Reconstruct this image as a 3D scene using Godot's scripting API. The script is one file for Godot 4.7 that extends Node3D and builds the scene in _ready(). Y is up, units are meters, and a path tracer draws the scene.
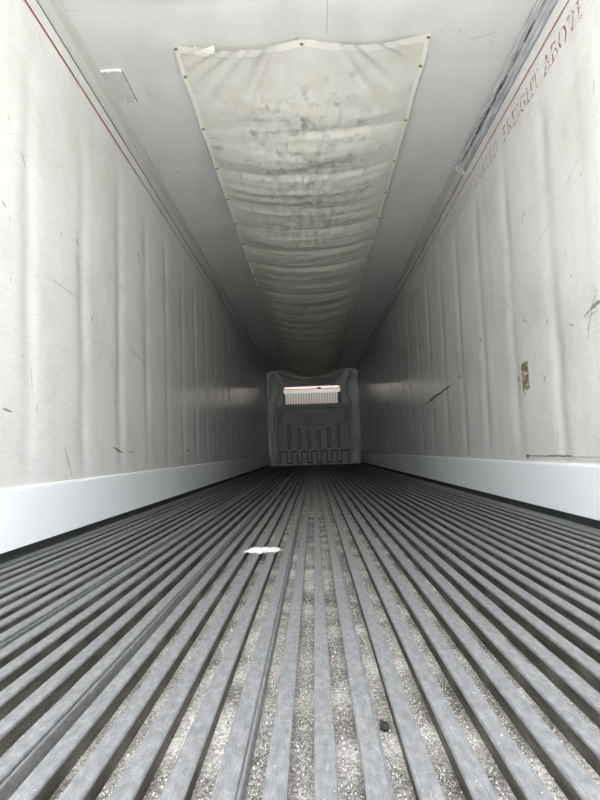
extends Node3D
# Inside of a refrigerated trailer seen from its open rear door. Floor tops are y = 0, the camera stands at z = 0 and looks down -z.
const XL := -1.229      # inner face of the left wall
const XR := 1.271       # inner face of the right wall
const CEIL := 2.62      # underside of the ceiling
const REAR := 0.25      # depth of the open rear end
const FRONT := 16.5     # depth of the front wall
const EYE := 0.395
const BAR_PITCH := 0.06

var rng := RandomNumberGenerator.new()
var noise_a := FastNoiseLite.new()
var noise_b := FastNoiseLite.new()
var taken := {}

# ---------------------------------------------------------------- helpers
func numbered(called: String) -> String:
	if not taken.has(called):
		taken[called] = 0
		return called
	taken[called] += 1
	return "%s_%03d" % [called, taken[called]]

func lin(r: float, g: float, b: float) -> Color:
	return Color(r, g, b).srgb_to_linear()

func mat(c: Color, rough: float, metal := 0.0, spec := 0.5) -> StandardMaterial3D:
	var m := StandardMaterial3D.new()
	m.albedo_color = c
	m.roughness = rough
	m.metallic = metal
	m.metallic_specular = spec
	m.cull_mode = BaseMaterial3D.CULL_DISABLED
	return m

func obj(called: String, mesh: Mesh, m: Material, parent: Node = self) -> MeshInstance3D:
	var o := MeshInstance3D.new()
	o.name = numbered(called) if parent == self else called
	o.mesh = mesh
	if m:
		o.material_override = m
	o.cast_shadow = GeometryInstance3D.SHADOW_CASTING_SETTING_ON
	parent.add_child(o, true)
	return o

func thing(called: String, at: Vector3, label: String, category: String, group := "") -> Node3D:
	var o := Node3D.new()
	o.name = numbered(called)
	add_child(o, true)
	o.position = at
	tag(o, label, category, group)
	return o

func tag(o: Node, label: String, category: String, group := "") -> void:
	o.set_meta("label", label)
	o.set_meta("category", category)
	if group != "":
		o.set_meta("group", group)

func structure(o: Node, label: String, category: String) -> void:
	tag(o, label, category)
	o.set_meta("kind", "structure")

func quad(st: SurfaceTool, a: Vector3, b: Vector3, c: Vector3, d: Vector3, col := Color.WHITE) -> void:
	# a b c d run counter-clockwise seen from the front
	var ps := [a, c, b, a, d, c]
	var n := (b - a).cross(d - a).normalized()
	for p in ps:
		st.set_color(col)
		st.set_normal(n)
		st.add_vertex(p)

func box(st: SurfaceTool, lo: Vector3, hi: Vector3, col := Color.WHITE) -> void:
	var p := []
	for i in 8:
		p.append(Vector3(hi.x if i & 1 else lo.x, hi.y if i & 2 else lo.y, hi.z if i & 4 else lo.z))
	quad(st, p[4], p[5], p[7], p[6], col)
	quad(st, p[1], p[0], p[2], p[3], col)
	quad(st, p[5], p[1], p[3], p[7], col)
	quad(st, p[0], p[4], p[6], p[2], col)
	quad(st, p[6], p[7], p[3], p[2], col)
	quad(st, p[0], p[1], p[5], p[4], col)

func tool() -> SurfaceTool:
	var st := SurfaceTool.new()
	st.begin(Mesh.PRIMITIVE_TRIANGLES)
	return st

# A profile in x, y (counter-clockwise seen from +z) drawn out from z0 (near) to z1 (far), with texture coordinates along it.
func prism(profile: Array, z0: float, z1: float, uv_u := 1.0, uv_v := 1.0, off := Vector2.ZERO) -> ArrayMesh:
	var st := tool()
	var n := profile.size()
	var run := 0.0
	for i in n:
		var a: Vector2 = profile[i]
		var b: Vector2 = profile[(i + 1) % n]
		var l := a.distance_to(b)
		var nn := Vector3(b.y - a.y, a.x - b.x, 0).normalized()
		var q := [Vector3(a.x, a.y, z1), Vector3(a.x, a.y, z0), Vector3(b.x, b.y, z0), Vector3(b.x, b.y, z1)]
		var t := [Vector2(run * uv_u, -z1 * uv_v), Vector2(run * uv_u, -z0 * uv_v), Vector2((run + l) * uv_u, -z0 * uv_v), Vector2((run + l) * uv_u, -z1 * uv_v)]
		for k in [0, 1, 2, 0, 2, 3]:
			st.set_normal(nn)
			st.set_uv(t[k] + off)
			st.add_vertex(q[k])
		run += l
	var poly := PackedVector2Array(profile)
	var tri := Geometry2D.triangulate_polygon(poly)
	for e in [[z0, 1.0], [z1, -1.0]]:
		for k in range(0, tri.size(), 3):
			var ids := [tri[k], tri[k + 1], tri[k + 2]]
			var turn := (poly[ids[1]] - poly[ids[0]]).cross(poly[ids[2]] - poly[ids[0]])
			if turn * e[1] > 0.0:
				ids.reverse()
			for id in ids:
				st.set_normal(Vector3(0, 0, e[1]))
				st.set_uv(Vector2(poly[id].x * uv_u, poly[id].y * uv_u) + off)
				st.add_vertex(Vector3(poly[id].x, poly[id].y, e[0]))
	return st.commit()

# A smooth sheet: pos(s, t) with s, t in 0..1.
func sheet(nu: int, nv: int, pos: Callable, into: ArrayMesh = null, flip := false) -> ArrayMesh:
	var v := PackedVector3Array()
	var nr := PackedVector3Array()
	var uv := PackedVector2Array()
	var ix := PackedInt32Array()
	v.resize((nu + 1) * (nv + 1)); nr.resize(v.size()); uv.resize(v.size())
	for j in nv + 1:
		for i in nu + 1:
			var t := float(j) / nv
			v[j * (nu + 1) + i] = pos.call(float(i) / nu, t)
			uv[j * (nu + 1) + i] = Vector2(float(i) / nu, t)
	for j in nv + 1:
		for i in nu + 1:
			var dx := v[j * (nu + 1) + mini(i + 1, nu)] - v[j * (nu + 1) + maxi(i - 1, 0)]
			var dy := v[mini(j + 1, nv) * (nu + 1) + i] - v[maxi(j - 1, 0) * (nu + 1) + i]
			nr[j * (nu + 1) + i] = (dx.cross(dy) * (-1.0 if flip else 1.0)).normalized()
	for j in nv:
		for i in nu:
			var a := j * (nu + 1) + i
			var b := a + 1
			var c := a + nu + 2
			var d := a + nu + 1
			if flip:
				ix.append_array(PackedInt32Array([a, b, c, a, c, d]))
			else:
				ix.append_array(PackedInt32Array([a, c, b, a, d, c]))
	var arr := []
	arr.resize(Mesh.ARRAY_MAX)
	arr[Mesh.ARRAY_VERTEX] = v
	arr[Mesh.ARRAY_NORMAL] = nr
	arr[Mesh.ARRAY_TEX_UV] = uv
	arr[Mesh.ARRAY_INDEX] = ix
	var m := into if into else ArrayMesh.new()
	m.add_surface_from_arrays(Mesh.PRIMITIVE_TRIANGLES, arr)
	return m

func noise_bytes(w: int, h: int, sw: int, sh: int, freq: float, seed_: int, octaves := 3) -> PackedByteArray:
	# noise computed at sw x sh and stretched to w x h, so that the grain can run one way
	var n := FastNoiseLite.new()
	n.seed = seed_
	n.frequency = freq
	n.noise_type = FastNoiseLite.TYPE_SIMPLEX_SMOOTH
	n.fractal_octaves = octaves
	var im := n.get_image(sw, sh, false, false, true)
	if im.get_format() != Image.FORMAT_L8:
		im.convert(Image.FORMAT_L8)
	if sw != w or sh != h:
		im.resize(w, h, Image.INTERPOLATE_CUBIC)
	return im.get_data()

func blot(im: Image, x: int, y: int, c: Color, a: float) -> void:
	if x < 0 or y < 0 or x >= im.get_width() or y >= im.get_height() or a <= 0.0:
		return
	im.set_pixel(x, y, im.get_pixel(x, y).lerp(c, minf(a, 1.0)))

# A scratch or smear from a to b in pixels, broken up by noise.
func scratch(im: Image, a: Vector2, b: Vector2, width: float, c: Color, alpha: float, broken := 0.4) -> void:
	var steps := int(maxf(a.distance_to(b) * 1.5, 2.0))
	var side := (b - a).normalized().orthogonal()
	var reach := int(ceil(width * 0.5)) + 1
	for s in steps + 1:
		var t := float(s) / steps
		var p := a.lerp(b, t) + side * noise_a.get_noise_2d(s * 0.5, a.x + a.y) * width * 0.35
		var k := 1.0 - broken * (0.5 + 0.5 * noise_b.get_noise_2d(s * 2.3 + a.x, a.y * 3.0))
		var ww := width * (0.5 + 0.5 * sin(PI * clampf(t, 0.08, 0.92)))
		for o in range(-reach, reach + 1):
			var q := p + side * o
			var cover := clampf(ww * 0.5 + 0.5 - absf(o), 0.0, 1.0)
			blot(im, int(q.x), int(q.y), c, alpha * k * cover * 0.7)

func smudge(im: Image, at: Vector2, rad: Vector2, c: Color, alpha: float, grain := 0.25) -> void:
	for y in range(int(at.y - rad.y), int(at.y + rad.y) + 1):
		for x in range(int(at.x - rad.x), int(at.x + rad.x) + 1):
			var e := Vector2((x - at.x) / rad.x, (y - at.y) / rad.y).length()
			var n := noise_b.get_noise_2d(x / grain * 0.25, y / grain * 0.25)
			if e + n * 0.9 < 0.75:
				blot(im, x, y, c, alpha * clampf(0.6 + n, 0.0, 1.0))

func texture(im: Image) -> ImageTexture:
	im.generate_mipmaps()
	return ImageTexture.create_from_image(im)

# ---------------------------------------------------------------- walls
func wall_wave(left: bool, d: float, y: float) -> float:
	# the liner dips a few millimetres at each post behind it and bellies out between them
	var first := 2.57 if left else 3.09
	var pitch := 0.623 if left else 0.655
	var u := (d - first) / pitch
	var k: float = round(u)
	var seed_ := k * 7.3 + (0.0 if left else 91.0)
	var wob := 0.025 * noise_a.get_noise_2d(y * 30.0, seed_ * 11.0)
	var depth := 0.0070 * (1.0 + 0.8 * noise_b.get_noise_2d(y * 25.0, seed_ * 17.0))
	var dist := (u - k) * pitch + wob
	var dip := -depth * exp(-pow(dist / 0.068, 2.0))
	var belly := 0.0040 * noise_a.get_noise_2d(d * 22.0, y * 14.0)
	var fade := smoothstep(2.30, 2.05, y) * smoothstep(0.26, 0.42, y)
	return (dip + belly) * fade

func paint_wall(left: bool, d0: float, d1: float, w: int, h: int, seed_: int) -> ImageTexture:
	var im := Image.create(w, h, false, Image.FORMAT_RGB8)
	var length := d1 - d0
	var px := w / length
	var py := h / CEIL
	var grain := noise_bytes(w, h, int(w / 24.0), h, 0.28, seed_, 2)          # fine lines along the liner
	var runs := noise_bytes(w, h, w, int(h / 40.0), 5.0 / px, seed_ + 1, 3)  # faint dirt runs down the liner
	var cloud := noise_bytes(w, h, int(w / 4.0), int(h / 4.0), 6.0 / px, seed_ + 2, 4)
	var data := PackedByteArray()
	data.resize(w * h * 3)
	var i := 0
	var o := 0
	for y in h:
		for x in w:
			var v := 1.0 - 0.035 * absf(grain[i] - 128) / 64.0
			var r := maxf(0.0, runs[i] - 150) / 105.0
			var c := maxf(0.0, cloud[i] - 120) / 135.0
			v -= 0.025 * r + 0.05 * c
			data[o] = int(clampf(233 * v, 0, 255))
			data[o + 1] = int(clampf(233 * v - 0.5 * c, 0, 255))
			data[o + 2] = int(clampf(230 * v - 4 * r - 4 * c, 0, 255))
			i += 1
			o += 3
	im.set_data(w, h, false, Image.FORMAT_RGB8, data)
	var at := func(p: Vector2) -> Vector2: return Vector2((p.x - d0) * px, (CEIL - p.y) * py)
	# small handling scuffs all over
	rng.seed = seed_ * 31 + 5
	var count := int(length * 55)
	for k in count:
		var a := Vector2(rng.randf_range(d0, d1), rng.randf_range(0.3, 2.3))
		var ang := rng.randf_range(-0.5, 0.5) if rng.randf() < 0.7 else rng.randf_range(-1.6, 1.6)
		var l := rng.randf_range(0.01, 0.14)
		var c := Color(0.45, 0.44, 0.41) if rng.randf() < 0.8 else Color(0.97, 0.97, 0.96)
		scratch(im, at.call(a), at.call(a + Vector2(cos(ang), sin(ang)) * l), rng.randf_range(0.6, 1.5), c, rng.randf_range(0.08, 0.3), 0.9)
	for k in int(length * 9):
		var a := Vector2(rng.randf_range(d0, d1), rng.randf_range(0.3, 2.3))
		smudge(im, at.call(a), Vector2(rng.randf_range(0.004, 0.012) * px, rng.randf_range(0.008, 0.025) * py), Color(0.42, 0.40, 0.36), rng.randf_range(0.2, 0.55))
	# the marks the photograph shows: depth, height, depth, height, width in metres, colour, strength
	var black := Color(0.10, 0.10, 0.10)
	var grey := Color(0.38, 0.37, 0.35)
	var brown := Color(0.40, 0.34, 0.24)
	var marks := []
	if left:
		marks = [[4.22, 1.88, 4.29, 1.79, 0.022, brown, 0.8], [3.31, 1.19, 3.325, 1.165, 0.012, black, 0.8], [3.33, 1.065, 3.40, 1.045, 0.006, grey, 0.8], [4.02, 1.125, 4.40, 1.075, 0.007, grey, 0.7], [4.0, 1.15, 4.2, 1.12, 0.006, grey, 0.5],
			[3.68, 0.95, 3.71, 0.74, 0.005, grey, 0.7], [3.70, 0.75, 3.71, 0.71, 0.012, grey, 0.9], [2.35, 0.600, 2.42, 0.592, 0.009, black, 0.85], [2.65, 0.64, 2.648, 0.60, 0.006, grey, 0.9], [2.60, 0.80, 2.61, 0.70, 0.010, grey, 0.5],
			[2.94, 0.45, 3.03, 0.305, 0.007, black, 0.8], [2.955, 0.43, 2.99, 0.35, 0.004, black, 0.7], [3.66, 0.452, 3.87, 0.420, 0.011, black, 1.0], [3.72, 0.445, 3.80, 0.425, 0.012, black, 1.0], [3.95, 0.425, 4.08, 0.424, 0.007, grey, 0.9],
			[5.28, 1.58, 5.29, 1.48, 0.020, brown, 0.75], [5.33, 1.42, 5.35, 1.33, 0.020, brown, 0.65], [4.45, 1.54, 4.46, 1.49, 0.010, grey, 0.8], [5.80, 0.44, 5.92, 0.42, 0.014, black, 0.9], [2.73, 1.25, 3.19, 1.25, 0.004, grey, 0.5], [2.75, 1.27, 3.05, 1.235, 0.003, grey, 0.5],
			[3.58, 1.535, 3.95, 1.50, 0.005, grey, 0.6], [2.66, 2.40, 2.67, 2.37, 0.008, grey, 0.6], [2.50, 1.735, 2.54, 1.69, 0.012, grey, 0.8], [2.33, 1.445, 2.36, 1.43, 0.010, black, 0.7], [3.11, 1.57, 3.125, 1.53, 0.014, brown, 0.7], [3.10, 1.56, 3.15, 1.55, 0.008, grey, 0.7],
			[3.73, 2.44, 3.75, 2.38, 0.008, grey, 0.7], [4.16, 2.05, 4.17, 2.02, 0.012, grey, 0.7], [7.0, 0.9, 7.3, 0.85, 0.01, grey, 0.6], [6.9, 0.46, 7.1, 0.44, 0.012, black, 0.7], [8.6, 1.2, 8.7, 1.0, 0.012, grey, 0.7]]
	else:
		marks = [[5.28, 0.955, 5.55, 0.935, 0.008, black, 0.6], [5.55, 0.94, 5.90, 0.922, 0.022, black, 1.0], [5.85, 0.922, 6.75, 0.872, 0.030, black, 1.1], [6.2, 0.905, 6.7, 0.872, 0.026, black, 1.2], [6.75, 0.868, 7.6, 0.826, 0.022, black, 0.75], [7.35, 0.838, 7.75, 0.826, 0.030, black, 1.0], [7.7, 0.824, 9.4, 0.79, 0.016, black, 0.6],
			[5.1, 0.985, 5.2, 0.975, 0.012, black, 0.7], [2.63, 1.06, 2.74, 0.90, 0.006, black, 0.8], [2.60, 1.0, 2.70, 0.99, 0.022, black, 0.75], [2.70, 0.985, 2.77, 0.965, 0.014, grey, 0.8], [2.72, 0.93, 2.745, 0.86, 0.010, grey, 0.7], [2.63, 0.97, 2.74, 0.955, 0.008, grey, 0.6],
			[3.60, 1.20, 3.44, 1.06, 0.005, grey, 0.6], [3.56, 1.13, 3.50, 1.10, 0.012, grey, 0.6], [3.20, 1.05, 3.19, 1.02, 0.012, black, 0.7], [2.93, 0.965, 2.87, 0.95, 0.010, grey, 0.6], [3.37, 0.93, 3.46, 0.81, 0.005, black, 0.6], [3.26, 0.75, 3.30, 0.735, 0.014, grey, 0.7], [3.27, 0.735, 3.275, 0.71, 0.008, black, 0.6],
			[6.65, 1.62, 6.75, 1.55, 0.030, grey, 0.8], [6.72, 1.56, 6.75, 1.50, 0.020, black, 0.7], [4.45, 1.18, 4.48, 1.15, 0.018, black, 0.7], [3.16, 0.46, 3.175, 0.345, 0.005, black, 0.6], [3.41, 1.74, 3.46, 1.68, 0.012, grey, 0.8], [3.72, 1.85, 3.735, 1.80, 0.008, black, 0.8], [2.51, 1.96, 2.52, 1.90, 0.008, grey, 0.8],
			[2.84, 1.64, 2.61, 1.73, 0.004, grey, 0.5], [2.95, 1.60, 2.60, 1.77, 0.003, grey, 0.4], [3.30, 1.46, 3.05, 1.56, 0.004, grey, 0.5], [3.55, 1.42, 3.40, 1.48, 0.003, grey, 0.5],
			[3.66, 0.318, 2.55, 0.318, 0.008, grey, 0.7], [3.66, 0.308, 2.60, 0.300, 0.004, grey, 0.6], [3.62, 0.318, 3.2, 0.319, 0.006, black, 0.5], [3.64, 0.312, 3.60, 0.312, 0.020, black, 1.0], [3.3, 0.322, 3.0, 0.322, 0.008, black, 0.8], [7.9, 1.3, 8.0, 1.1, 0.014, black, 0.5], [9.5, 1.5, 9.6, 1.4, 0.02, grey, 0.6]]
	for m in marks:
		var a: Vector2 = at.call(Vector2(m[0], m[1]))
		var b: Vector2 = at.call(Vector2(m[2], m[3]))
		if maxf(a.x, b.x) < 0 or minf(a.x, b.x) > w:
			continue
		scratch(im, a, b, maxf(m[4] * px * 0.85, 1.0), m[5], m[6] * 0.85, 0.75)
	if not left and d0 < 3.5 and d1 > 3.7:
		# glue left behind by a torn-off label
		for k in 120:
			var p := Vector2(rng.randf_range(3.525, 3.625), rng.randf_range(0.715, 0.865))
			var c := [Color(0.50, 0.45, 0.28), Color(0.62, 0.58, 0.42), Color(0.40, 0.36, 0.25)][k % 3] as Color
			smudge(im, at.call(p), Vector2(rng.randf_range(5, 13), rng.randf_range(4, 10)), c, 0.75)
		scratch(im, at.call(Vector2(3.625, 0.86)), at.call(Vector2(3.53, 0.868)), 3.0, Color(0.40, 0.37, 0.26), 1.0, 0.3)
		scratch(im, at.call(Vector2(3.525, 0.865)), at.call(Vector2(3.525, 0.72)), 3.0, Color(0.42, 0.38, 0.26), 0.9, 0.5)
		smudge(im, at.call(Vector2(3.71, 0.79)), Vector2(12, 11), Color(0.36, 0.36, 0.34), 0.8)
		smudge(im, at.call(Vector2(3.68, 0.855)), Vector2(4, 11), Color(0.36, 0.36, 0.34), 0.7)
		smudge(im, at.call(Vector2(3.69, 0.745)), Vector2(4, 13), Color(0.42, 0.39, 0.30), 0.7)
		smudge(im, at.call(Vector2(3.60, 0.69)), Vector2(14, 5), Color(0.5, 0.49, 0.46), 0.6)
	return texture(im)

func build_wall(left: bool) -> MeshInstance3D:
	var x0 := XL if left else XR
	var s := 1.0 if left else -1.0
	var mesh := ArrayMesh.new()
	var parts := [[REAR, 2.0, 40, 512, 512], [2.0, 6.5, 300, 2048, 1024], [6.5, FRONT + 0.05, 420, 1024, 1024]]
	var mats := []
	for p in parts:
		var d0: float = p[0]
		var d1: float = p[1]
		sheet(p[2], 30, func(a: float, b: float) -> Vector3:
			var d := lerpf(d0, d1, a)
			var y := CEIL * (1.0 - b)
			return Vector3(x0 + s * wall_wave(left, d, y), y, -d), mesh, not left)
		var m := mat(Color.WHITE, 0.16)
		m.albedo_texture = paint_wall(left, d0, d1, p[3], p[4], 40 + int(d0 * 3) + (100 if left else 0))
		m.albedo_color = Color(0.98, 0.98, 0.98)
		mats.append(m)
	# the wall's thickness behind the liner
	var st := tool()
	box(st, Vector3(minf(x0 - s * 0.012, x0 - s * 0.08), -0.06, -FRONT - 0.05), Vector3(maxf(x0 - s * 0.012, x0 - s * 0.08), CEIL + 0.08, -REAR))
	st.commit(mesh)
	mats.append(mat(Color(0.86, 0.86, 0.85), 0.5))
	var o := obj("wall_left" if left else "wall_right", mesh, null)
	for i in mats.size():
		mesh.surface_set_material(i, mats[i])
	return o

func red_stripe(left: bool, parent: Node) -> void:
	var st := tool()
	var x := (XL + 0.0012) if left else (XR - 0.0012)
	var d := REAR
	var k := 0
	while d < FRONT - 0.3:
		for row in 3:
			var y0 := 2.451 + row * 0.0046
			var wear := noise_b.get_noise_2d(d * 40.0, row * 30.0 + (0.0 if left else 500.0)) + 0.6 * noise_a.get_noise_2d(d * 9.0, 7.0 if left else 77.0)
			var gone := 0.62 if left else 0.48
			if wear > gone:
				continue
			var c := lin(0.52, 0.06, 0.14) if left else lin(0.58, 0.25, 0.24)
			if wear < -0.15:
				c = lin(0.44, 0.07, 0.13) if left else lin(0.45, 0.14, 0.14)
			elif wear > gone - 0.2:
				c = lin(0.80, 0.45, 0.45) if left else lin(0.82, 0.66, 0.62)
			if not left and d < 4.3:
				c = c.lerp(lin(0.84, 0.72, 0.68), 0.35)   # rubbed thin near the door
			var a := Vector3(x, y0, -d)
			var b := Vector3(x, y0, -d - 0.02)
			var up := Vector3(0, 0.0046, 0)
			if left:
				quad(st, a, b, b + up, a + up, c)
			else:
				quad(st, b, a, a + up, b + up, c)
		d += 0.02
		k += 1
	var m := mat(Color.WHITE, 0.45)
	m.vertex_color_use_as_albedo = true
	obj("red_stripe", st.commit(), m, parent).set_meta("label", "dark red painted load line" if left else "worn faded red load line")

func lettering(parent: Node, words: String, d_start: float, d_end: float, y0: float, cap: float, fade: float, pale: float) -> void:
	var tm := TextMesh.new()
	var f := SystemFont.new()
	f.font_names = PackedStringArray(["Droid Serif"])
	tm.font = f
	tm.text = words
	tm.font_size = 64
	tm.pixel_size = 0.01
	tm.depth = 0.02
	var lo := Vector2(1e9, 1e9)
	var hi := Vector2(-1e9, -1e9)
	var tris := []
	for s in tm.get_surface_count():
		var arr := tm.surface_get_arrays(s)
		var v: PackedVector3Array = arr[Mesh.ARRAY_VERTEX]
		var ix: PackedInt32Array = arr[Mesh.ARRAY_INDEX]
		for k in range(0, ix.size(), 3):
			var a := v[ix[k]]
			var b := v[ix[k + 1]]
			var c := v[ix[k + 2]]
			if a.z > 0.005 and b.z > 0.005 and c.z > 0.005:
				tris.append([Vector2(a.x, a.y), Vector2(b.x, b.y), Vector2(c.x, c.y)])
				for p in [a, b, c]:
					lo = lo.min(Vector2(p.x, p.y))
					hi = hi.max(Vector2(p.x, p.y))
	if tris.is_empty():
		print("no letters")
		return
	var length := d_start - d_end
	var cw := 0.0035
	var ch := 0.0042
	var nx := int(length / cw)
	var ny := int(cap / ch)
	var cells := {}
	for t in tris:
		var p := []
		for q: Vector2 in t:
			p.append(Vector2((q.x - lo.x) / (hi.x - lo.x) * nx, (q.y - lo.y) / (hi.y - lo.y) * ny))
		var bx0 := int(minf(p[0].x, minf(p[1].x, p[2].x)))
		var bx1 := int(maxf(p[0].x, maxf(p[1].x, p[2].x)))
		var by0 := int(minf(p[0].y, minf(p[1].y, p[2].y)))
		var by1 := int(maxf(p[0].y, maxf(p[1].y, p[2].y)))
		for j in range(by0, by1 + 1):
			for i in range(bx0, bx1 + 1):
				if Geometry2D.point_is_inside_triangle(Vector2(i + 0.5, j + 0.5), p[0], p[1], p[2]):
					cells[Vector2i(i, j)] = true
	var st := tool()
	for c: Vector2i in cells:
		var wear := noise_b.get_noise_2d(c.x * 5.0 + d_start * 100.0, c.y * 5.0) * 0.8 + noise_a.get_noise_2d(c.x * 1.2, c.y * 1.5 + d_start * 50.0) * 0.9
		if wear > fade:
			continue
		var col := lin(0.62, 0.27, 0.24)
		if wear < fade - 0.55:
			col = lin(0.50, 0.13, 0.12)
		elif wear > fade - 0.25:
			col = lin(0.72, 0.57, 0.53)
		var slant := -c.y * ch * 0.08
		col = col.lerp(lin(0.60, 0.54, 0.50), pale)
		var d := d_start - c.x * cw - slant
		var y := y0 + c.y * ch
		var a := Vector3(XR - 0.0012, y, -d)
		quad(st, a, a + Vector3(0, 0, cw), a + Vector3(0, ch, cw), a + Vector3(0, ch, 0), col)
	var m := mat(Color.WHITE, 0.5)
	m.vertex_color_use_as_albedo = true
	obj("lettering", st.commit(), m, parent).set_meta("label", "worn red serif capitals reading " + words)

# ---------------------------------------------------------------- ceiling
func ceil_wave(x: float, d: float) -> float:
	var u := (d - 3.35) / 0.56
	var k: float = round(u)
	var dist := (u - k) * 0.56 + 0.03 * noise_a.get_noise_2d(x * 30.0, k * 19.0)
	var dip := 0.0035 * (1.0 + noise_b.get_noise_2d(x * 22.0, k * 23.0)) * exp(-pow(dist / 0.035, 2.0))
	return dip + 0.003 * noise_b.get_noise_2d(x * 25.0, d * 40.0)

# ---------------------------------------------------------------- air chute
func chute_point(u: float, d: float, lower := 0.0) -> Vector3:
	var flare := smoothstep(10.5, 16.0, d)
	var w := lerpf(0.697, 0.72, flare)
	var base := lerpf(0.0, 0.10, smoothstep(3.07, 4.6, d)) + lerpf(0.0, 0.06, smoothstep(5.0, 10.0, d)) + 0.05 * flare
	var au := minf(absf(u), 1.0)
	var cross := 1.0 - pow(au, 2.4)
	# scallops between the fixings, which stand every 0.57 m
	var ph := (d - 3.33) / 0.57
	var fr: float = ph - floor(ph)
	var k: float = floor(ph)
	var belly := pow(maxf(sin(PI * fr), 0.0), 0.7) * (0.75 + 0.5 * noise_a.get_noise_2d(k * 40.0, 3.0))
	var grow := smoothstep(3.2, 4.2, d)
	var sag := base * cross
	sag += 0.038 * belly * grow * (0.35 + 0.65 * cross)
	# a second, slacker set of folds across the sheet
	sag += 0.020 * grow * cross * noise_b.get_noise_2d(u * 9.0, d * 95.0)
	# the mouth hangs open between its three fixings
	sag += 0.045 * pow(maxf(sin(PI * au), 0.0), 1.4) * exp(-(d - 3.07) / 0.35)
	# gathers running from the middle and corner fixings
	var near := exp(-pow((d - 3.07) / 0.9, 2.0))
	sag += 0.011 * near * noise_a.get_noise_2d(u * 60.0 / (0.4 + (d - 3.07) * 0.9), d * 6.0) * sin(PI * clampf(au, 0.0, 1.0))
	# puckers along the middle
	var mid := smoothstep(3.5, 4.0, d) * smoothstep(6.5, 5.2, d) * exp(-pow(u / 0.5, 2.0))
	sag += 0.016 * mid * noise_b.get_noise_2d(u * 140.0, d * 22.0)
	sag += 0.007 * noise_a.get_noise_2d(u * 50.0, d * 60.0) * cross
	var edge := smoothstep(0.8, 1.0, au)
	var side := 0.008 * edge * (1.0 - pow(maxf(sin(PI * fr), 0.0), 0.8)) * signf(u)
	return Vector3(0.012 + u * w + side, CEIL - 0.014 - sag - lower, -d)

func paint_chute(w: int, h: int, d0: float, d1: float, dirty: bool) -> ImageTexture:
	var im := Image.create(w, h, false, Image.FORMAT_RGB8)
	var cloud := noise_bytes(w, h, w / 4, h / 4, 0.02, 71, 4)
	var weave := noise_bytes(w, h, w, h, 0.3, 72, 2)
	var data := PackedByteArray()
	data.resize(w * h * 3)
	var i := 0
	var o := 0
	for y in h:
		for x in w:
			var c := maxf(0.0, cloud[i] - 115) / 140.0
			var v := 1.0 - 0.02 * (weave[i] - 128) / 128.0 - 0.06 * c
			data[o] = int(clampf(232 * v, 0, 255))
			data[o + 1] = int(clampf(231 * v, 0, 255))
			data[o + 2] = int(clampf(221 * v - 5 * c, 0, 255))
			i += 1
			o += 3
	im.set_data(w, h, false, Image.FORMAT_RGB8, data)
	var at := func(u: float, d: float) -> Vector2: return Vector2((u * 0.5 + 0.5) * w, (d - d0) / (d1 - d0) * h)
	rng.seed = 818
	var dirt := Color(0.42, 0.41, 0.36)
	if dirty:
		# a worn dark diamond and rubbed, dirty creases round the middle
		for k in 26:
			var p: Vector2 = at.call(rng.randf_range(-0.02, 0.05), rng.randf_range(3.72, 3.83))
			smudge(im, p, Vector2(rng.randf_range(9, 20), rng.randf_range(12, 24)), Color(0.60, 0.59, 0.53), 0.25, 0.7)
		for k in 260:
			var u := rng.randfn(0.05, 0.32)
			var d := rng.randfn(4.35, 0.55)
			if absf(u) > 0.85 or d < 3.45:
				continue
			var a := rng.randf_range(-0.5, 0.5) + (PI / 2 if rng.randf() < 0.65 else 0.0)
			var l := rng.randf_range(15, 70)
			var p: Vector2 = at.call(u, d)
			scratch(im, p, p + Vector2(cos(a), sin(a)) * l, rng.randf_range(1.0, 3.5), dirt, rng.randf_range(0.12, 0.42), 0.9)
		for k in 280:
			var dd := rng.randfn(4.5, 0.6)
			if dd < 3.5:
				continue
			var p: Vector2 = at.call(clampf(rng.randfn(0.0, 0.36), -0.9, 0.9), dd)
			smudge(im, p, Vector2(rng.randf_range(8, 40), rng.randf_range(10, 46)), dirt, rng.randf_range(0.12, 0.28), 0.9)
		for s in [[-0.33, 3.62], [-0.24, 3.66], [0.33, 3.78], [0.30, 3.62], [-0.5, 3.9], [0.2, 3.4], [0.42, 3.35]]:
			smudge(im, at.call(s[0], s[1]), Vector2(18, 24), dirt, 0.30, 0.7)
	for k in 70:
		var p: Vector2 = at.call(rng.randf_range(-0.9, 0.9), rng.randf_range(d0, d1))
		smudge(im, p, Vector2(rng.randf_range(2, 9), rng.randf_range(2, 9)), dirt, rng.randf_range(0.1, 0.3))
	return texture(im)

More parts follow.
